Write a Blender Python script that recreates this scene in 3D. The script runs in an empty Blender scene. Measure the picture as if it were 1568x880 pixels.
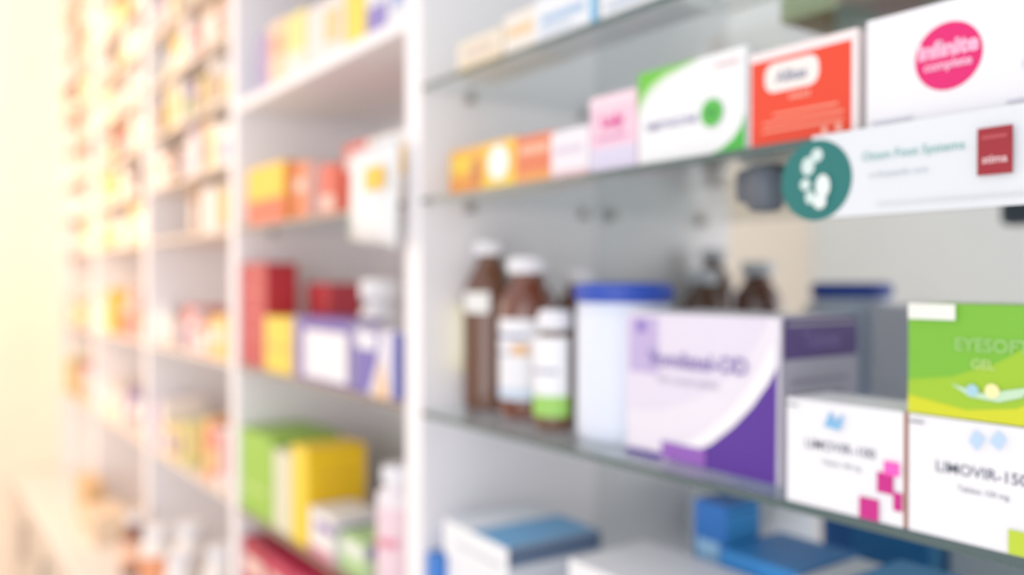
import bpy, bmesh, math, random
from mathutils import Vector, Matrix
random.seed(7)
sc = bpy.context.scene
sc.view_settings.view_transform = 'Standard'
sc.view_settings.gamma = 1.10
CZ = 1.4           # eye height
YF, YB = 0.50, 0.771   # shelf front / inner back

# ------------------------------------------------------------ materials
def lin(c):
    c = c/255.0
    return c/12.92 if c <= 0.04045 else ((c+0.055)/1.055)**2.4
_m = {}
def M(rgb, rough=0.45, metal=0.0, coat=0.0, bump=0.0, name='paint'):
    key = (tuple(rgb), rough, metal, coat, bump)
    if key in _m: return _m[key]
    m = bpy.data.materials.new('%s_%d_%d_%d' % ((name,)+tuple(int(v) for v in rgb)))
    m.use_nodes = True
    nt = m.node_tree; b = nt.nodes['Principled BSDF']
    col = (lin(rgb[0]), lin(rgb[1]), lin(rgb[2]), 1)
    nz = nt.nodes.new('ShaderNodeTexNoise'); nz.inputs['Scale'].default_value = 14
    nz.inputs['Detail'].default_value = 3
    mx = nt.nodes.new('ShaderNodeMix'); mx.data_type = 'RGBA'
    mx.inputs['A'].default_value = col
    mx.inputs['B'].default_value = tuple(v*0.93 for v in col[:3])+(1,)
    tc = nt.nodes.new('ShaderNodeTexCoord')
    nt.links.new(tc.outputs['Object'], nz.inputs['Vector'])
    nt.links.new(nz.outputs['Fac'], mx.inputs['Factor'])
    nt.links.new(mx.outputs['Result'], b.inputs['Base Color'])
    b.inputs['Roughness'].default_value = rough
    b.inputs['Metallic'].default_value = metal
    b.inputs['Coat Weight'].default_value = coat
    if bump:
        bp = nt.nodes.new('ShaderNodeBump'); bp.inputs['Strength'].default_value = bump
        bp.inputs['Distance'].default_value = 0.002
        nt.links.new(nz.outputs['Fac'], bp.inputs['Height'])
        nt.links.new(bp.outputs['Normal'], b.inputs['Normal'])
    _m[key] = m
    return m
def glass_mat():
    # thin clear float glass: transparent body + Schlick reflection
    m = bpy.data.materials.new('shelf_glass'); m.use_nodes = True
    nt = m.node_tree; nt.nodes.clear()
    o = nt.nodes.new('ShaderNodeOutputMaterial')
    t = nt.nodes.new('ShaderNodeBsdfTransparent'); t.inputs[0].default_value = (0.96,0.98,0.98,1)
    g = nt.nodes.new('ShaderNodeBsdfGlossy'); g.inputs['Roughness'].default_value = 0.03
    g.inputs['Color'].default_value = (0.94,0.97,0.97,1)
    lw = nt.nodes.new('ShaderNodeLayerWeight'); lw.inputs['Blend'].default_value = 0.5
    p = nt.nodes.new('ShaderNodeMath'); p.operation = 'POWER'; p.inputs[1].default_value = 5
    q = nt.nodes.new('ShaderNodeMath'); q.operation = 'MULTIPLY_ADD'; q.inputs[1].default_value = 0.90; q.inputs[2].default_value = 0.04
    mx = nt.nodes.new('ShaderNodeMixShader')
    nt.links.new(lw.outputs['Facing'], p.inputs[0]); nt.links.new(p.outputs[0], q.inputs[0])
    nt.links.new(q.outputs[0], mx.inputs[0]); nt.links.new(t.outputs[0], mx.inputs[1])
    nt.links.new(g.outputs[0], mx.inputs[2]); nt.links.new(mx.outputs[0], o.inputs[0])
    return m
GLASS = glass_mat()
GEDGE = M((72,92,92), 0.15, coat=0.5, name='glass_edge')
GEDGE2 = M((140,116,98), 0.25, name='glass_edge_warm')
MIRROR = M((236,240,240), 0.03, metal=1.0, name='mirror')
WHITE = M((248,245,248), 0.4, name='laminate')
METAL = M((170,165,160), 0.3, metal=0.8, name='metal')
CAPW = M((238,238,244), 0.35, name='cap')
AMBER = M((94,50,20), 0.12, coat=0.6, name='amber')

# ------------------------------------------------------------ mesh builder
class Build:
    def __init__(s): s.bm = bmesh.new(); s.mats = []
    def mi(s, m):
        if m not in s.mats: s.mats.append(m)
        return s.mats.index(m)
    def box(s, x0,x1,y0,y1,z0,z1, m, bev=0.0):
        t = bmesh.new()
        bmesh.ops.create_cube(t, size=1)
        for v in t.verts:
            v.co = Vector(((x0+x1)/2+v.co.x*(x1-x0), (y0+y1)/2+v.co.y*(y1-y0), (z0+z1)/2+v.co.z*(z1-z0)))
        if bev: bmesh.ops.bevel(t, geom=t.edges[:], offset=bev, segments=2, affect='EDGES', profile=0.6)
        s.merge(t, m)
    def merge(s, t, m, smooth=False):
        i = s.mi(m) if m is not None else None
        mp = {v: s.bm.verts.new(v.co) for v in t.verts}
        for f in t.faces:
            nf = s.bm.faces.new([mp[v] for v in f.verts])
            if i is not None: nf.material_index = i
            nf.smooth = smooth
        t.free()
    def poly(s, pts, m):
        f = s.bm.faces.new([s.bm.verts.new(p) for p in pts]); f.material_index = s.mi(m); return f
    def lathe(s, cx, cy, prof, seg=40):
        rings = []
        for r, z, m in prof:
            rings.append([s.bm.verts.new((cx+r*math.cos(2*math.pi*k/seg), cy+r*math.sin(2*math.pi*k/seg), z)) for k in range(seg)])
        for a in range(1, len(prof)):
            i = s.mi(prof[a][2])
            for k in range(seg):
                f = s.bm.faces.new([rings[a-1][k], rings[a-1][(k+1)%seg], rings[a][(k+1)%seg], rings[a][k]])
                f.material_index = i; f.smooth = True
        f = s.bm.faces.new(rings[0][::-1]); f.material_index = s.mi(prof[1][2])
        f = s.bm.faces.new(rings[-1]); f.material_index = s.mi(prof[-1][2])
    def arc(s, cx, cy, r, z0, z1, a0, a1, m, n=16):
        i = s.mi(m); prev = None
        for k in range(n+1):
            a = math.radians(a0+(a1-a0)*k/n)
            p = (s.bm.verts.new((cx+r*math.cos(a), cy+r*math.sin(a), z0)), s.bm.verts.new((cx+r*math.cos(a), cy+r*math.sin(a), z1)))
            if prev:
                f = s.bm.faces.new([prev[0], p[0], p[1], prev[1]]); f.material_index = i; f.smooth = True
            prev = p
    def done(s, name, loc=(0,0,0), rot=0, parent=None):
        me = bpy.data.meshes.new(name); s.bm.to_mesh(me); s.bm.free()
        for m in s.mats: me.materials.append(m)
        o = bpy.data.objects.new(name, me); sc.collection.objects.link(o)
        o.location = loc; o.rotation_euler = (0,0,math.radians(rot))
        if parent: o.parent = parent
        return o
def empty(name, loc=(0,0,0)):
    e = bpy.data.objects.new(name, None); sc.collection.objects.link(e); e.location = loc; e.empty_display_size = 0.1
    return e

_txt = {}
def text_geo(t, bold=0.0):
    k = (t, bold)
    if k in _txt: return _txt[k]
    c = bpy.data.curves.new('t', 'FONT'); c.body = t; c.size = 1; c.offset = bold; c.resolution_u = 3
    o = bpy.data.objects.new('t', c); sc.collection.objects.link(o)
    dg = bpy.context.evaluated_depsgraph_get(); dg.update()
    me = bpy.data.meshes.new_from_object(o.evaluated_get(dg))
    vs = [(v.co.x, v.co.y) for v in me.vertices]; fs = [tuple(p.vertices) for p in me.polygons]
    w = max(v[0] for v in vs); h = 0.7
    bpy.data.objects.remove(o); bpy.data.curves.remove(c); bpy.data.meshes.remove(me)
    _txt[k] = (vs, fs, w, h); return _txt[k]

EPS = 0.00025
def decals(b, w, d, h, items):
    """items: (kind, face, ...) ; face F front(-Y) S side(+X) T top ; fractions of that face"""
    lay = 1
    for it in items:
        kind, face = it[0], it[1]
        e = EPS*lay; lay += 1
        if face == 'F': O, U, V, su, sv = Vector((0,-e,0)), Vector((1,0,0)), Vector((0,0,1)), w, h
        elif face == 'S': O, U, V, su, sv = Vector((w+e,0,0)), Vector((0,1,0)), Vector((0,0,1)), d, h
        else: O, U, V, su, sv = Vector((0,0,h+e)), Vector((1,0,0)), Vector((0,1,0)), w, d
        def P(u, v): return O+U*(u*su)+V*(v*sv)
        if kind == 'rect':
            _,_,u0,u1,v0,v1,c = it
            b.poly([P(u0,v0),P(u1,v0),P(u1,v1),P(u0,v1)], M(c))
        elif kind == 'poly':
            b.poly([P(u,v) for u,v in it[2]], M(it[3]))
        elif kind == 'disc':
            _,_,u,v,r,c = it[:6]; asp = it[6] if len(it) > 6 else 1
            R = r*sv
            b.poly([O+U*(u*su+R*asp*math.cos(a*math.pi/16))+V*(v*sv+R*math.sin(a*math.pi/16)) for a in range(32)], M(c))
        elif kind == 'pill':
            _,_,u,v,a,bb,c = it
            A, Bm = a*sv, bb*sv; pts = []
            for q, (sx, sy) in enumerate(((1,-1),(1,1),(-1,1),(-1,-1))):
                rr = Bm*0.75
                for k in range(5):
                    an = math.radians(-90+q*90+k*22.5)
                    pts.append(O+U*(u*su+sx*(A-rr)+rr*math.cos(an))+V*(v*sv+sy*(Bm-rr)+rr*math.sin(an)))
            b.poly(pts, M(c))
        elif kind == 'text':
            _,_,t,u,v,size,c = it[:7]; bold = it[7] if len(it) > 7 else 0.02
            vs, fs, tw, th = text_geo(t, bold); S = size*sv/th
            vv = [b.bm.verts.new(O+U*(u*su+(x-tw/2)*S)+V*(v*sv+y*S)) for x,y in vs]
            i = b.mi(M(c))
            for f in fs:
                try: nf = b.bm.faces.new([vv[k] for k in f]); nf.material_index = i
                except ValueError: pass

def carton(name, x0, x1, y0, depth, z0, top, base, items=(), rot=0, side=None):
    w, h, d = x1-x0, top-z0, depth
    b = Build()
    b.box(0,w,0,d,0,h, M(base), 0.0007)
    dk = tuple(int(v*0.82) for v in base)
    dec = []
    if side: dec.append(('rect','S',0.01,0.99,0.01,0.99,side))
    dec += list(items)
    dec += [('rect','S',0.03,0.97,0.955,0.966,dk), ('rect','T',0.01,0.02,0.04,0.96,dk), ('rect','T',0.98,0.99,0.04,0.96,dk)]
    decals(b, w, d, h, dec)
    return b.done(name, (x0, y0, CZ+z0+0.0004), rot)

def bottle(name, x, y, z0, top, r, body, cap, neck=0.42, cap_h=0.02, capr=None, labels=(), shoulder=0.72):
    h = top-z0; b = Build(); m = body; cr = capr or r*neck*1.25
    nh = h-cap_h
    b.lathe(0,0,[(r*0.86,0,m),(r*0.97,0.003,m),(r,0.008,m),(r,h*shoulder*0.5,m),(r,h*shoulder-0.006,m),(r*0.97,h*shoulder,m),
                 (r*0.86,h*shoulder+(nh-h*shoulder)*0.3,m),(r*0.66,h*shoulder+(nh-h*shoulder)*0.58,m),(r*neck,h*shoulder+(nh-h*shoulder)*0.8,m),
                 (r*neck,nh,m),(cr*0.98,nh,cap),(cr,nh+0.002,cap),(cr,h-0.003,cap),(cr*0.94,h,cap)])
    for k in range(24):
        a = 2*math.pi*k/24
        cx, cy = cr*math.cos(a), cr*math.sin(a)
        b.box(cx-0.0006,cx+0.0006,cy-0.0006,cy+0.0006,nh+0.003,h-0.005,cap)
    for (v0,v1,a0,a1,c,l) in labels:
        b.arc(0,0,r+EPS*l,h*v0,h*v1,a0,a1,M(c))
    return b.done(name,(x,y,CZ+z0+0.0004))

# ------------------------------------------------------------ room
b = Build(); b.box(-3.7,1.6,-3.7,0.9,-0.05,0,M((225,220,214),0.3,bump=0.1)); b.done('floor')
b = Build(); b.box(-3.7,1.6,0.80,0.9,0,2.8,M((236,234,230),0.6,bump=0.1)); b.done('wall_back')
wl = M((252,236,218),0.6,bump=0.1)
b = Build()
b.box(-3.7,-3.56,-0.2,0.80,0,2.8,wl); b.box(-3.7,-3.56,-3.6,-1.9,0,2.8,wl)
b.box(-3.7,-3.56,-1.9,-0.2,0,0.8,wl); b.box(-3.7,-3.56,-1.9,-0.2,2.4,2.8,wl)
b.done('wall_left')
b = Build(); b.box(-3.56,1.6,-3.7,-3.6,0,2.8,M((232,240,244),0.6,bump=0.1)); b.done('wall_front')
b = Build(); fr = M((235,232,225),0.4)
b.box(-3.62,-3.55,-1.9,-0.2,0.8,0.85,fr); b.box(-3.62,-3.55,-1.9,-0.2,2.35,2.4,fr)
for y in (-1.9,-1.075,-0.25): b.box(-3.62,-3.55,y,y+0.05,0.85,2.35,fr)
b.box(-3.60,-3.595,-1.85,-0.25,0.85,2.35,GLASS)
b.done('added_window_1')  # unseen window, made up as an origin for the warm light

# ------------------------------------------------------------ shelving unit
unit = empty('pharmacy_shelving_unit')
divs = [-0.888-0.659*k for k in range(5)]+[0.43]
b = Build()
for x in divs:
    b.box(x-0.019,x+0.019,YF,0.788,0.711,2.6,WHITE,0.001)
b.box(-3.543,0.449,YF,0.788,2.6,2.625,WHITE,0.001)
b.done('frame', parent=unit)
b = Build(); b.box(-3.5,-0.908,YB,0.788,0.712,2.598,WHITE); b.done('back_panel', parent=unit)
b = Build(); b.box(-0.868,0.41,YB,0.788,0.712,2.598,MIRROR); b.done('mirror_back_panel', parent=unit)

pegs = Build()
def glass_shelf(x0,x1,z,th=0.006,edge=GEDGE):
    b = Build(); zz = CZ+z
    b.box(x0,x1,YF+0.0015,YB-0.002,zz-th,zz,GLASS)
    b.box(x0,x1,YF,YF+0.0015,zz-th,zz,edge)
    b.done('glass_shelf', parent=unit)
    for xw, s in ((x0-0.0005,1),(x1+0.0005,-1)):
        for y in (0.564,0.745):
            a, c = sorted((xw, xw+s*0.014))
            pegs.box(a,c,y-0.004,y+0.004,zz-th-0.008,zz-th-0.0002,METAL,0.001)
for z in (-0.154+0.002, 0.096, 0.228, 0.42, 0.62, 0.84, -0.40):
    glass_shelf(-0.8685,0.4105,z)
for z in (0.096,-0.148,-0.405):
    glass_shelf(-1.5275,-0.9075,z,0.007,GEDGE2)
b = Build()
for z in (0.32,0.56,0.80,1.02):
    b.box(-1.5275,-0.9075,YF+0.001,YB-0.001,CZ+z-0.018,CZ+z,WHITE,0.0008)
far_z = [-0.40,-0.15,0.096,0.22,0.34,0.46,0.58,0.70,0.82,0.94,1.06]
for k in (1,2,3):
    x1 = divs[k]-0.0195; x0 = divs[k+1]+0.0195
    for z in far_z: b.box(x0,x1,YF+0.001,YB-0.001,CZ+z-0.008,CZ+z,M((232,216,200)),0.0008)
b.done('laminate_shelves', parent=unit)
pegs.done('shelf_pegs', parent=unit)

# base cabinet
cab = empty('base_cabinet')
b = Build(); CB = M((206,196,184),0.45)
b.box(-3.55,0.45,0.375,0.79,0.09,0.684,CB); b.box(-3.55,0.45,0.42,0.79,0.0,0.09,M((120,110,100)))
b.done('carcass', parent=cab)
b = Build()
n = 9; wdt = 4.0/n
for k in range(n):
    x = -3.55+k*wdt
    b.box(x+0.004,x+wdt-0.004,0.356,0.3745,0.10,0.675,M((200,190,178),0.4),0.002)
    b.box(x+wdt-0.05,x+wdt-0.038,0.332,0.344,0.5,0.62,METAL,0.002)
    for z in (0.51,0.60): b.box(x+wdt-0.047,x+wdt-0.041,0.344,0.357,z,z+0.008,METAL)
b.done('doors', parent=cab)
b = Build(); b.box(-3.555,0.455,0.345,0.79,0.6845,0.7105,M((232,226,222),0.25),0.003); b.done('countertop', parent=cab)

# ------------------------------------------------------------ right bay : lower glass shelf
zl = -0.152
GRY=(120,125,135); PUR=(76,34,146)
bottle('amber_medicine_bottle',-0.834,0.573,zl,0.046,0.0315,AMBER,CAPW,neck=0.48,cap_h=0.016,shoulder=0.70,
       labels=[(0.22,0.62,165,245,(240,228,90),1),(0.30,0.56,190,225,(250,246,190),2),(0.58,0.70,258,325,(238,236,232),1)])
bottle('amber_medicine_bottle',-0.757,0.572,zl,0.026,0.0325,M((104,46,22),0.12,coat=0.6),CAPW,neck=0.55,cap_h=0.018,shoulder=0.72,
       labels=[(0.13,0.62,190,350,(236,236,242),1),(0.50,0.53,230,320,(130,140,170),2),(0.40,0.42,240,310,(160,170,190),2),(0.40,0.47,290,325,(226,180,130),3),(0.13,0.2,190,350,(200,215,235),2)])
bottle('amber_medicine_bottle',-0.775,0.662,zl,0.014,0.030,AMBER,CAPW,neck=0.5,cap_h=0.018)
bottle('syrup_bottle',-0.679,0.547,zl,-0.030,0.0215,M((96,62,34),0.15,coat=0.5),CAPW,neck=0.6,cap_h=0.02,shoulder=0.76,capr=0.0165,
       labels=[(0.13,0.78,180,360,(240,240,244),1),(0.13,0.30,180,360,(150,206,92),2),(0.48,0.52,230,330,(170,170,190),2)])
# blue lidded tub
b = Build(); TW = M((216,224,243),0.35); BL = M((32,74,184),0.35)
h = 0.150; r = 0.046
b.lathe(0,0,[(r*0.93,0,TW),(r*0.99,0.003,TW),(r,0.006,TW),(r,0.06,TW),(r,h-0.022,TW),(r*0.96,h-0.019,TW),(r*1.0,h-0.0185,BL),(r*1.03,h-0.017,BL),(r*1.03,h-0.004,BL),(r*1.0,h-0.001,BL),(r*0.9,h,BL),(r*0.88,h-0.0015,BL)],56)
for k in range(60):
    a = 2*math.pi*k/60; cx, cy = r*1.03*math.cos(a), r*1.03*math.sin(a)
    b.box(cx-0.0006,cx+0.0006,cy-0.0006,cy+0.0006,h-0.015,h-0.005,BL)
b.arc(0,0,r+EPS,0.012,h-0.03,200,330,M((224,231,247)))
b.done('blue_lidded_tub',(-0.610,0.578,CZ+zl+0.0004))

arc = [(0.30,0.0),(0.44,0.07),(0.60,0.17),(0.74,0.31),(0.85,0.45),(0.94,0.60),(0.985,0.70)]
arc2 = [(0.02,0.0)]+[(0.30,0.085),(0.44,0.15),(0.58,0.26),(0.71,0.40),(0.82,0.55),(0.90,0.70),(0.95,0.82)]
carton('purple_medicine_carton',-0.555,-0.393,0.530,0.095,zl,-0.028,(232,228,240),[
    ('rect','F',0.01,0.99,0.01,0.99,(230,225,239)),
    ('poly','F',[(0,0.30),(0.25,0.33),(0.5,0.45),(0.7,0.62),(0.86,0.82),(0.93,0.99),(0,0.99)],(223,216,235)),
    ('rect','F',0.02,0.24,0.58,0.97,(186,170,216)),
    ('rect','F',0.08,0.15,0.86,0.95,(136,112,192)),
    ('poly','F',[(0,0),(0.30,0),(0.985,0)]+[(0.99,0.72)]+arc[::-1]+[(0.2,0.03),(0,0.02)],PUR),
    ('poly','F',[(0.985,0.72),(0.985,0.86)]+arc2[::-1]+[(0.0,0.10),(0,0.0),(0.30,0.0)]+arc[1:],(244,242,248)),
    ('poly','F',[(0,0),(0.27,0),(0.30,0.05),(0,0.035)],PUR),
    ('rect','F',0.27,0.57,0.01,0.13,(140,86,184)),
    ('text','F','Vomilatel-OD',0.50,0.64,0.105,(126,104,178),0.015),
    ('text','F','film coated tablets',0.45,0.53,0.05,(168,164,190),0.0),
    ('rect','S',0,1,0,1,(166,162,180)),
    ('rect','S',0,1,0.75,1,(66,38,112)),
    ('text','S','Tablets',0.5,0.82,0.09,(110,90,154)),
    ('rect','S',0.1,0.85,0.60,0.63,(140,136,156)),('rect','S',0.1,0.8,0.52,0.55,(140,136,156)),('rect','S',0.1,0.85,0.44,0.47,(140,136,156)),
    ])
def tabs(x0,x1,acc,title,sub,blu=True):
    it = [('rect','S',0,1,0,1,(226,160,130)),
          ('text','F',title,0.48,0.55,0.09,(78,84,108),0.005),
          ('text','F',sub,0.50,0.42,0.045,(110,115,130),0.0),
          ('rect','F',0.80,0.93,0.27,0.45,acc),('rect','F',0.93,1.0,0.14,0.30,acc),('rect','F',0.66,0.82,0.01,0.20,acc),
          ('rect','F',0.86,0.98,0.44,0.56,tuple(min(255,v+60) for v in acc)),
          ('rect','F',0.02,0.12,0.93,0.95,(130,130,140))]
    if blu: it += [('poly','F',[(0.36,0.78),(0.50,0.76),(0.54,0.92),(0.46,0.84),(0.42,0.93)],(120,180,225))]
    else: it += [('poly','F',[(0.42,0.84),(0.47,0.77),(0.52,0.88),(0.46,0.94)],(180,210,240)),('poly','F',[(0.55,0.86),(0.61,0.80),(0.65,0.90),(0.60,0.96)],(180,210,240))]
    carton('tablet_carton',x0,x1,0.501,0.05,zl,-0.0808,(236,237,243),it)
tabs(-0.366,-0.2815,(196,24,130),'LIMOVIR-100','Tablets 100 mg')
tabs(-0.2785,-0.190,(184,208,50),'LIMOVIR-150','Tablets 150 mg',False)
carton('green_soft_gel_carton',-0.2785,-0.190,0.501,0.05,-0.0800,-0.014,(140,190,50),[
    ('rect','F',0,1,0,1,(112,182,44)),
    ('poly','F',[(0,0),(1,0),(1,0.98),(0.86,0.75),(0.6,0.52),(0.3,0.36),(0,0.30)],(150,194,36)),
    ('poly','F',[(0,0),(1,0),(1,0.35),(0.7,0.14),(0.4,0.08),(0,0.16)],(204,210,26)),
    ('text','F','EYESOFT',0.55,0.60,0.11,(146,198,110),0.02),
    ('text','F','GEL',0.50,0.45,0.08,(180,214,120),0.02),
    ('poly','F',[(0.30,0.30),(0.42,0.20),(0.60,0.18),(0.74,0.24),(0.78,0.33),(0.66,0.29),(0.50,0.24),(0.40,0.27)],(190,224,190)),
    ('disc','F',0.56,0.27,0.06,(250,236,170)),('disc','F',0.44,0.26,0.05,(160,206,226)),
    ('rect','F',0.01,0.33,0.86,1.0,(236,238,232)),('rect','S',0,1,0,1,(140,190,60))])
carton('tablet_carton',-0.188,-0.10,0.501,0.05,zl,-0.0808,(240,241,245),[('rect','F',0.1,0.8,0.5,0.6,GRY)])
carton('tablet_carton',-0.095,-0.0,0.501,0.05,zl,-0.06,(240,241,245),[('rect','F',0.1,0.8,0.5,0.6,PUR),('rect','F',0,1,0,0.2,(80,150,210))])

# ------------------------------------------------------------ right bay : middle glass shelf
zm = 0.096
carton('small_yellow_carton',-0.838,-0.772,0.520,0.06,zm,0.148,(240,176,70),[('rect','F',0,1,0,0.35,(236,150,60)),('rect','F',0.1,0.7,0.5,0.8,(244,206,60)),('rect','F',0.7,0.95,0.2,0.7,(206,120,74))])
carton('small_yellow_carton',-0.769,-0.706,0.518,0.06,zm,0.148,(244,190,70),[('rect','F',0.05,0.95,0.0,0.3,(244,204,70)),('disc','F',0.5,0.55,0.36,(255,254,246)),('rect','S',0,1,0,1,(236,140,60))])  # near-white disc is a glare spot painted on the front face
carton('small_orange_carton',-0.703,-0.643,0.516,0.06,zm,0.145,(224,116,76),[('rect','F',0.1,0.9,0.62,0.8,(236,180,150)),('rect','F',0,1,0,0.25,(236,156,80))])
carton('small_white_carton',-0.639,-0.584,0.510,0.06,zm,0.141,(234,230,238),[('rect','F',0.1,0.85,0.5,0.65,(214,200,220)),('rect','F',0,1,0,0.14,(232,190,200))])
carton('pink_medicine_carton',-0.582,-0.523,0.510,0.06,zm,0.163,(238,198,218),[
    ('rect','F',0,1,0,0.32,(212,206,232)),('rect','F',0,1,0.82,1,(242,212,226)),('text','F','Lady',0.5,0.58,0.16,(222,60,150),0.04),('rect','F',0.15,0.8,0.42,0.46,(206,130,186))])
carton('green_white_medicine_carton',-0.521,-0.409,0.510,0.065,zm,0.1735,(236,239,242),[
    ('poly','F',[(0,0.62),(0.05,0.74),(0.14,0.85),(0.28,0.93),(0.46,0.97),(0.62,1.0),(0,1.0)],(100,192,56)),
    ('poly','F',[(0,0.50),(0.05,0.66),(0.15,0.79),(0.3,0.89),(0.5,0.955),(0.62,1.0),(0.5,0.97),(0.28,0.93),(0.14,0.85),(0.05,0.74),(0,0.62)],(200,234,180)),
    ('poly','F',[(0.66,0),(0.80,0.05),(0.90,0.13),(0.97,0.24),(1,0.36),(1,0)],(60,182,60)),
    ('text','F','SIMETHICONE',0.34,0.36,0.08,(124,114,170),0.01),
    ('disc','F',0.72,0.42,0.14,(78,182,70)),('text','F','80',0.72,0.38,0.08,(40,136,56)),
    ('rect','F',0.75,0.95,0.86,0.885,(226,186,186))])
carton('orange_medicine_carton',-0.4055,-0.319,0.510,0.065,zm,0.165,(242,230,230),[
    ('rect','F',0.02,0.955,0.0,0.90,(228,58,26)),
    ('pill','F',0.42,0.70,0.32,0.15,(242,234,230)),
    ('text','F','Alkas',0.42,0.64,0.12,(130,138,160),0.03),
    ('text','F','antacid',0.5,0.45,0.06,(250,190,170),0.01),
    ('rect','F',0.25,0.85,0.30,0.325,(246,150,125)),('rect','F',0.15,0.9,0.22,0.245,(246,150,125)),('rect','F',0.15,0.9,0.14,0.165,(246,150,125)),
    ('disc','F',0.86,0.08,0.035,(250,180,160)),('disc','F',0.74,0.07,0.035,(250,180,160))])
carton('white_medicine_carton_with_magenta_disc',-0.3125,-0.155,0.510,0.065,zm,0.167,(236,237,243),[
    ('disc','F',0.335,0.53,0.285,(222,4,106)),
    ('text','F','infinite',0.335,0.54,0.13,(246,180,212),0.05),
    ('text','F','complete',0.335,0.43,0.075,(246,180,212),0.03),
    ('rect','F',0.03,0.20,0.05,0.08,(200,200,215)),
    ('text','F','f-6cap',0.66,0.30,0.08,(204,210,224),0.0),
    ('rect','F',0.55,0.95,0.05,0.08,(205,205,220))])
carton('white_medicine_carton',-0.15,0.0,0.510,0.065,zm,0.16,(240,241,245),[('rect','F',0.1,0.8,0.4,0.6,(120,170,220))])

# hanging shelf sign
x0s, x1s, zs0, zs1 = -0.356, -0.085, 0.0415, 0.0965
b = Build(); w = x1s-x0s; h = zs1-zs0
b.box(0.012,w,0,0.0016,0,h,M((222,228,235),0.35),0.0004)
TE = (6,108,106)
decals(b,w,0.0016,h,[
    ('disc','F',0.055,0.46,0.49,TE),
    ('disc','F',0.034,0.64,0.11,(206,228,226),0.8),('disc','F',0.060,0.76,0.08,(206,228,226)),('disc','F',0.028,0.42,0.07,(206,228,226)),
    ('disc','F',0.042,0.26,0.08,(206,228,226),0.8),('disc','F',0.078,0.38,0.14,(226,240,238),0.7),('disc','F',0.070,0.20,0.09,(226,240,238)),
    ('text','F','Otom Foot Systems',0.30,0.62,0.10,(84,164,160),0.0),
    ('text','F','orthopaedic care',0.27,0.42,0.07,(170,182,192),0.0),
    ('rect','F',0.22,0.72,0.10,0.13,(206,212,218)),
    ('rect','F',0.445,0.515,0.32,0.80,(150,20,38)),
    ('text','F','stima',0.48,0.44,0.08,(230,190,194)),
    ('rect','F',0.455,0.505,0.68,0.72,(180,66,78))])
b.done('hanging_shelf_sign',(x0s,0.4975,CZ+zs0))
b = Build(); DK = M((84,92,104),0.5)
b.box(-0.442,-0.394,0.535,0.566,CZ+0.060,CZ+0.088,DK,0.008)
b.box(-0.430,-0.405,0.54,0.56,CZ+0.085,CZ+0.0895,DK,0.001)
b.lathe(-0.405,0.528,[(0.009,CZ+0.052,DK),(0.013,CZ+0.055,DK),(0.013,CZ+0.078,DK),(0.008,CZ+0.086,DK)],20)
b.done('dark_under_shelf_block')  # dark rounded block with a short stub, below the middle shelf

# ------------------------------------------------------------ right bay : top glass shelf
zt = 0.228
def simple(name,x0,x1,y,d,z,top,col,bands=(),side=None,rot=0,txt=None):
    it = [('rect','F',u0,u1,v0,v1,c) for (u0,u1,v0,v1,c) in bands]
    if txt: it.append(('text','F',txt[0],0.5,txt[1],txt[2],txt[3]))
    return carton(name,x0,x1,y,d,z,top,col,it,rot=rot,side=side)
simple('cream_carton',-0.822,-0.735,0.52,0.05,zt,0.268,(236,224,204),[(0,1,0,0.3,(232,200,146)),(0.2,0.8,0.5,0.75,(220,200,184))])
simple('cream_carton',-0.73,-0.675,0.52,0.05,zt,0.275,(238,230,220),[(0.1,0.9,0.5,0.7,(232,196,146))])
simple('blue_white_carton',-0.67,-0.578,0.515,0.05,zt,0.276,(230,235,242),[(0.1,0.8,0.45,0.6,(150,184,220)),(0.1,0.6,0.25,0.35,(190,205,224)),(0.9,1,0,1,(90,180,226))])
simple('orange_white_carton',-0.574,-0.485,0.515,0.05,zt,0.285,(234,236,241),[(0.3,1,0.55,0.8,(238,140,100)),(0.1,0.7,0.2,0.3,(180,196,216))])
for (x,w_,y,c) in ((-0.475,0.06,0.64,(150,176,130)),(-0.410,0.07,0.62,(200,160,120)),(-0.335,0.06,0.60,(160,190,110)),(-0.27,0.07,0.63,(214,196,160))):
    simple('herbal_carton',x,x+w_,y,0.08,zt,0.30,c,[(0.1,0.9,0.4,0.7,(230,230,200))])

# ------------------------------------------------------------ right bay : bottom shelf
zb = -0.400
simple('small_blue_carton',-0.866,-0.840,0.505,0.07,zb,-0.318,(40,120,210))
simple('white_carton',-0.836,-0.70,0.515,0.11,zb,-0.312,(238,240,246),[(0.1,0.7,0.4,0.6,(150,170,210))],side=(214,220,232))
carton('blue_top_carton',-0.836,-0.70,0.510,0.12,-0.311,-0.272,(238,241,246),[
    ('rect','T',0.45,1,0.0,1,(100,170,222)),('rect','T',0.0,0.45,0,1,(232,238,246)),('rect','F',0.2,0.9,0.4,0.5,(200,206,220)),('rect','S',0,1,0,0.5,(200,206,216)),('rect','S',0,1,0.5,1,(80,100,130))],rot=-3)
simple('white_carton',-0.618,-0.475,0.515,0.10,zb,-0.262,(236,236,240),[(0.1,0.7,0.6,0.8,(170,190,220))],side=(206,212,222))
simple('blue_medicine_carton',-0.575,-0.535,0.64,0.05,zb,-0.215,(30,110,196),[(0.1,0.8,0.6,0.8,(150,200,236))],side=(60,150,220))
simple('blue_medicine_carton',-0.525,-0.44,0.62,0.09,zb,-0.248,(40,130,204),[],side=(80,160,220))
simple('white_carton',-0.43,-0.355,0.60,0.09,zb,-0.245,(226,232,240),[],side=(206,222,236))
simple('blue_medicine_carton',-0.35,-0.27,0.53,0.09,zb,-0.212,(60,146,206),[(0.0,1,0.85,1,(24,80,150))],side=(150,190,220))
simple('white_carton',-0.25,-0.13,0.53,0.09,zb,-0.23,(240,240,242),[(0.0,1,0.5,0.7,(150,200,60))])

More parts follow.
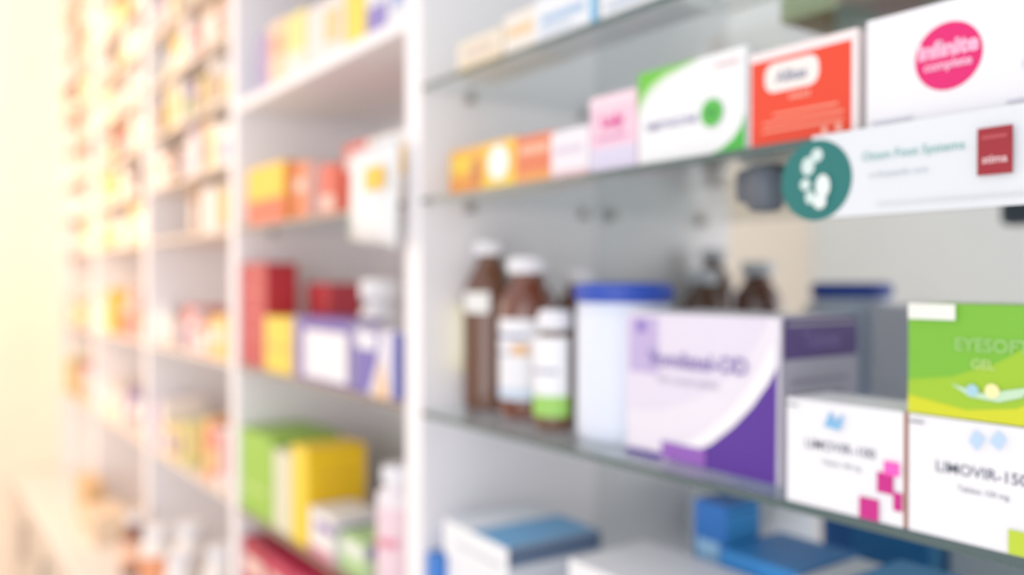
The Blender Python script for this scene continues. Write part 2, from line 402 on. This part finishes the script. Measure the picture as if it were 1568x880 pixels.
# ------------------------------------------------------------ left bay
z4 = 0.32
simple('purple_carton',-1.468,-1.425,0.52,0.08,z4,0.425,(164,142,196))
simple('peach_carton',-1.420,-1.345,0.52,0.08,z4,0.432,(240,206,172),[(0.1,0.9,0.5,0.8,(234,166,128))],side=(240,214,176))
simple('yellow_carton',-1.340,-1.262,0.52,0.08,z4,0.425,(242,226,140),[(0,1,0,0.4,(236,232,222))])
simple('white_carton',-1.255,-1.12,0.52,0.08,z4,0.415,(234,226,222),[(0.5,0.9,0.3,0.8,(232,200,140))],side=(236,208,160))
simple('yellow_carton',-1.115,-1.055,0.52,0.08,z4,0.43,(244,216,76))
simple('white_carton',-1.05,-0.93,0.52,0.08,z4,0.41,(232,232,238),[(0,0.5,0,0.5,(130,120,194)),(0.6,0.9,0.3,0.7,(160,176,220))])
simple('yellow_red_carton',-1.497,-1.325,0.510,0.06,zm,0.194,(248,196,36),[(0,1,0,0.42,(230,94,54)),(0,1,0.44,1,(250,200,20))],side=(236,150,70))
simple('orange_carton',-1.318,-1.25,0.52,0.06,zm,0.186,(230,126,78),[(0.2,0.8,0.5,0.7,(246,214,194))],side=(240,216,208))
simple('red_medicine_carton',-1.21,-1.15,0.52,0.06,zm,0.17,(220,84,66),[(0.1,0.9,0.1,0.4,(242,200,184))],side=(234,120,90))
simple('red_medicine_carton',-1.145,-1.06,0.53,0.06,zm,0.195,(216,78,68),[(0.1,0.6,0.6,0.8,(242,220,214))],side=(208,80,78))
simple('orange_carton',-1.23,-1.09,0.61,0.06,zm,0.215,(232,146,110),side=(236,160,114))
b = Build(); t = bmesh.new(); bmesh.ops.create_cube(t,size=1)
bmesh.ops.subdivide_edges(t,edges=t.edges[:],cuts=6,use_grid_fill=True)
for v in t.verts:
    u, q = v.co.x*2, v.co.z*2
    fat = 0.10+0.9*(1-abs(u)**3)*(1-abs(q)**3)
    v.co = Vector((u*0.062+0.004*q, v.co.y*0.028*fat, q*0.060-0.004*u*(1-q)+0.002*math.sin(u*3)))
b.merge(t, M((238,238,239),0.35), True)
b.poly([(0.010,-0.0165,0.002),(0.054,-0.0145,0.003),(0.054,-0.0145,0.030),(0.010,-0.0165,0.029)],M((246,194,46)))
b.poly([(-0.060,-0.006,-0.052),(-0.050,-0.010,-0.052),(-0.048,-0.010,-0.005),(-0.058,-0.006,-0.005)],M((130,200,140)))
b.box(-0.004,0.004,-0.001,0.001,0.055,0.07,METAL)
b.done('hanging_medicine_pouch',(-0.948,0.478,CZ+0.106))
simple('white_carton',-1.05,-0.93,0.52,0.07,zm,0.19,(236,234,234),[(0.6,0.95,0.4,0.8,(250,200,60))])

z3 = -0.148
RED=(190,38,46)
simple('tall_red_carton',-1.5265,-1.397,0.506,0.055,z3,0.030,RED,[(0.2,0.8,0.5,0.52,(220,100,100)),(0.2,0.8,0.7,0.73,(220,100,100)),(0.2,0.8,0.3,0.32,(220,100,100))],side=(184,40,52))
simple('red_carton',-1.39,-1.30,0.575,0.06,z3,-0.004,(190,52,62),side=(188,58,70))
simple('yellow_carton',-1.392,-1.276,0.502,0.05,z3,-0.059,(242,208,54),[(0.1,0.9,0.4,0.5,(226,184,60))],side=(238,194,80))
simple('purple_white_carton',-1.262,-1.066,0.502,0.05,z3,-0.054,(104,80,164),[(0.20,0.96,0.06,0.80,(240,238,243)),(0,0.04,0,1,(222,216,236))],side=(190,180,214))
bottle('white_pill_jar',-1.165,0.605,z3,0.002,0.037,M((246,245,248),0.35),M((250,250,252),0.4),neck=0.75,cap_h=0.03,shoulder=0.66,labels=[(0.1,0.6,200,340,(228,232,240),1)])
carton('purple_white_carton',-1.046,-0.925,0.502,0.05,z3,-0.064,(228,224,237),[
    ('poly','F',[(0,0.7),(0,0),(0.3,0),(0.5,0.5),(0.6,0.98),(0.2,0.98)],(100,88,174)),('poly','F',[(0.45,0),(0.8,0),(0.6,0.6)],(238,194,148)),('rect','F',0.85,1,0,1,(64,74,172)),('rect','F',0.05,0.5,0.7,0.95,(234,232,242))],side=(64,74,170))
z2 = -0.405
simple('green_carton',-1.5255,-1.368,0.505,0.12,z2,-0.262,(146,196,58),[(0.1,0.8,0.3,0.35,(196,222,130))],side=(154,200,64))
simple('white_carton',-1.362,-1.288,0.505,0.12,z2,-0.275,(222,220,190),side=(222,220,194))
carton('yellow_medicine_carton',-1.283,-1.222,0.505,0.097,z2,-0.255,(244,210,40),[('rect','S',0,1,0,1,(246,200,10))]+
    [('rect','S',0.15,0.85,v,v+0.02,(214,166,30)) for v in (0.78,0.70,0.62,0.54,0.30,0.22)])
carton('purple_white_carton',-1.212,-1.128,0.505,0.072,z2,-0.338,(240,236,232),[('rect','F',0,1,0,0.2,(216,130,156)),('rect','S',0,1,0,1,(236,232,236)),('rect','S',0.1,1,0.55,0.8,(112,84,162)),('rect','F',0.3,1,0.6,0.8,(142,114,180))])
carton('green_white_carton',-1.115,-1.035,0.51,0.07,z2,-0.352,(174,210,144),[('rect','F',0.1,0.9,0.5,0.85,(232,236,228)),('rect','S',0,1,0,1,(190,216,174)),('rect','S',0,1,0.6,0.9,(124,104,174))])
bottle('white_pink_bottle',-0.978,0.53,z2,-0.238,0.029,M((238,230,236),0.35),CAPW,neck=0.6,cap_h=0.022,shoulder=0.78,labels=[(0.15,0.7,180,360,(238,208,218),1),(0.4,0.47,220,330,(226,140,160),2)])
b = Build()
for k,(x,wd) in enumerate(((-1.52,0.12),(-1.395,0.12),(-1.27,0.12),(-1.145,0.11),(-1.03,0.11))):
    for j in range(3 if k < 3 else 2):
        c = [(190,28,76),(206,52,94),(176,26,62)][(k+j)%3]
        zz = 0.7112+j*0.078
        b.box(x,x+wd,0.506,0.62,zz,zz+0.077,M(c),0.001)
        b.poly([(x+0.01,0.5055,zz+0.02),(x+wd-0.01,0.5055,zz+0.02),(x+wd-0.01,0.5055,zz+0.05),(x+0.01,0.5055,zz+0.05)],M((236,200,190)))
b.done('stacked_crimson_cartons')

# ------------------------------------------------------------ far bays: masses of cartons and bottles
pal = [(244,236,230)]*9+[(242,218,150),(242,200,120),(234,156,112),(224,112,100),(200,206,130),(208,216,144),(216,190,166),(184,150,118),(172,150,190),(232,184,182),(242,206,84),(164,122,92),(214,104,98)]  # pastel tones: distance haze is mixed into the item colours
for k in (1,2,3):
    b = Build()
    X1 = divs[k]-0.022; X0 = divs[k+1]+0.022
    for zi, z in enumerate(far_z[:-1]):
        x = X0+0.004
        gap = (far_z[zi+1]-z)-0.02
        while True:
            wd = random.uniform(0.035,0.11)
            if x+wd > X1: break
            if random.random() < (0.85 if z != 0.096 or k != 1 else 0.5):
                hh = min(random.uniform(0.06,0.13), gap)
                y = random.uniform(0.505,0.53); zz = CZ+z+0.0005
                c = random.choice(pal); c2 = random.choice(pal)
                if random.random() < 0.2:
                    r = min(wd/2,0.026); cx = x+r; cyy = y+r
                    bc = random.choice([M((245,243,240)),AMBER,M((245,243,240))])
                    b.lathe(cx,cyy,[(r*0.9,zz,bc),(r,zz+0.004,bc),(r,zz+hh*0.7,bc),(r*0.55,zz+hh*0.82,bc),(r*0.55,zz+hh*0.85,CAPW),(r*0.65,zz+hh*0.86,CAPW),(r*0.65,zz+hh,CAPW)],16)
                    b.arc(cx,cyy,r+0.0004,zz+hh*0.15,zz+hh*0.6,180,360,M(c2),8)
                    wd = 2*r
                else:
                    d = random.uniform(0.05,0.1)
                    b.box(x,x+wd,y,y+d,zz,zz+hh,M(c),0.0008)
                    u0 = random.uniform(0,0.3); u1 = random.uniform(0.6,1); v0 = random.uniform(0,0.4); v1 = random.uniform(0.5,1)
                    b.poly([(x+wd*u0,y-EPS,zz+hh*v0),(x+wd*u1,y-EPS,zz+hh*v0),(x+wd*u1,y-EPS,zz+hh*v1),(x+wd*u0,y-EPS,zz+hh*v1)],M(c2))
                    b.poly([(x+wd+EPS,y+d*0.1,zz+hh*v0),(x+wd+EPS,y+d*0.9,zz+hh*v0),(x+wd+EPS,y+d*0.9,zz+hh*v1),(x+wd+EPS,y+d*0.1,zz+hh*v1)],M(c2))
            x += wd+0.003
    b.done('assorted_medicine_cartons')
# items on counter
zc = -0.6893
bottle('amber_medicine_bottle',-2.15,0.46,zc,-0.55,0.032,M((120,62,34),0.15,coat=0.5),CAPW,labels=[(0.2,0.6,200,380,(240,190,160),1)])
for (x,y,hh,r) in ((-1.98,0.47,0.15,0.034),(-1.89,0.52,0.17,0.036),(-1.79,0.47,0.14,0.03),(-1.72,0.53,0.16,0.034),(-1.64,0.48,0.11,0.03)):
    bottle('white_pill_jar',x,y,zc,zc+hh,r,M((244,240,236),0.35),CAPW,neck=0.65,cap_h=0.025,labels=[(0.15,0.6,200,380,random.choice(pal),1)])
simple('tan_carton',-2.62,-2.42,0.42,0.09,zc,-0.62,(230,208,180),[(0.1,0.8,0.3,0.6,(200,162,122))])
simple('tan_carton',-2.83,-2.66,0.44,0.05,zc,-0.58,(220,182,132))

# ------------------------------------------------------------ lights
w = bpy.data.worlds.new('World'); sc.world = w; w.use_nodes = True
bg = w.node_tree.nodes['Background']; bg.inputs[0].default_value = (0.975,0.97,1.0,1); bg.inputs[1].default_value = 1.12
def area(name, loc, tgt, sx, sy, power, col):
    l = bpy.data.lights.new(name,'AREA'); l.shape='RECTANGLE'; l.size=sx; l.size_y=sy; l.energy=power; l.color=col
    o = bpy.data.objects.new(name,l); sc.collection.objects.link(o); o.location=loc
    o.rotation_euler = (Vector(tgt)-Vector(loc)).to_track_quat('-Z','Y').to_euler()
    return o
area('front_fill_light',(0.75,-2.3,1.25),(-0.8,0.6,1.4),2.6,2.3,36,(1,0.985,0.99))  # added fill from front right to brighten shelf interiors, no real source
area('warm_side_fill',(-3.5,-1.05,1.6),(-1.8,0.6,1.3),1.5,1.4,15,(1,0.72,0.48))  # added warm fill by the made-up window, grazes the far bays
area('warm_far_end_fill',(-2.6,-0.6,2.2),(-3.5,0.5,1.6),0.8,0.8,27,(1,0.62,0.34))  # added warm fill to wash the end wall, no lamp hangs here

# ------------------------------------------------------------ camera
cd = bpy.data.cameras.new('camera'); co = bpy.data.objects.new('camera',cd); sc.collection.objects.link(co)
co.location = (0,0,CZ); co.rotation_euler = (math.radians(90-0.44),0,math.radians(90-35.99))
cd.lens = 30; cd.sensor_width = 36; cd.clip_start = 0.02
cd.dof.use_dof = True; cd.dof.focus_distance = 0.372; cd.dof.aperture_fstop = 2.75
sc.camera = co
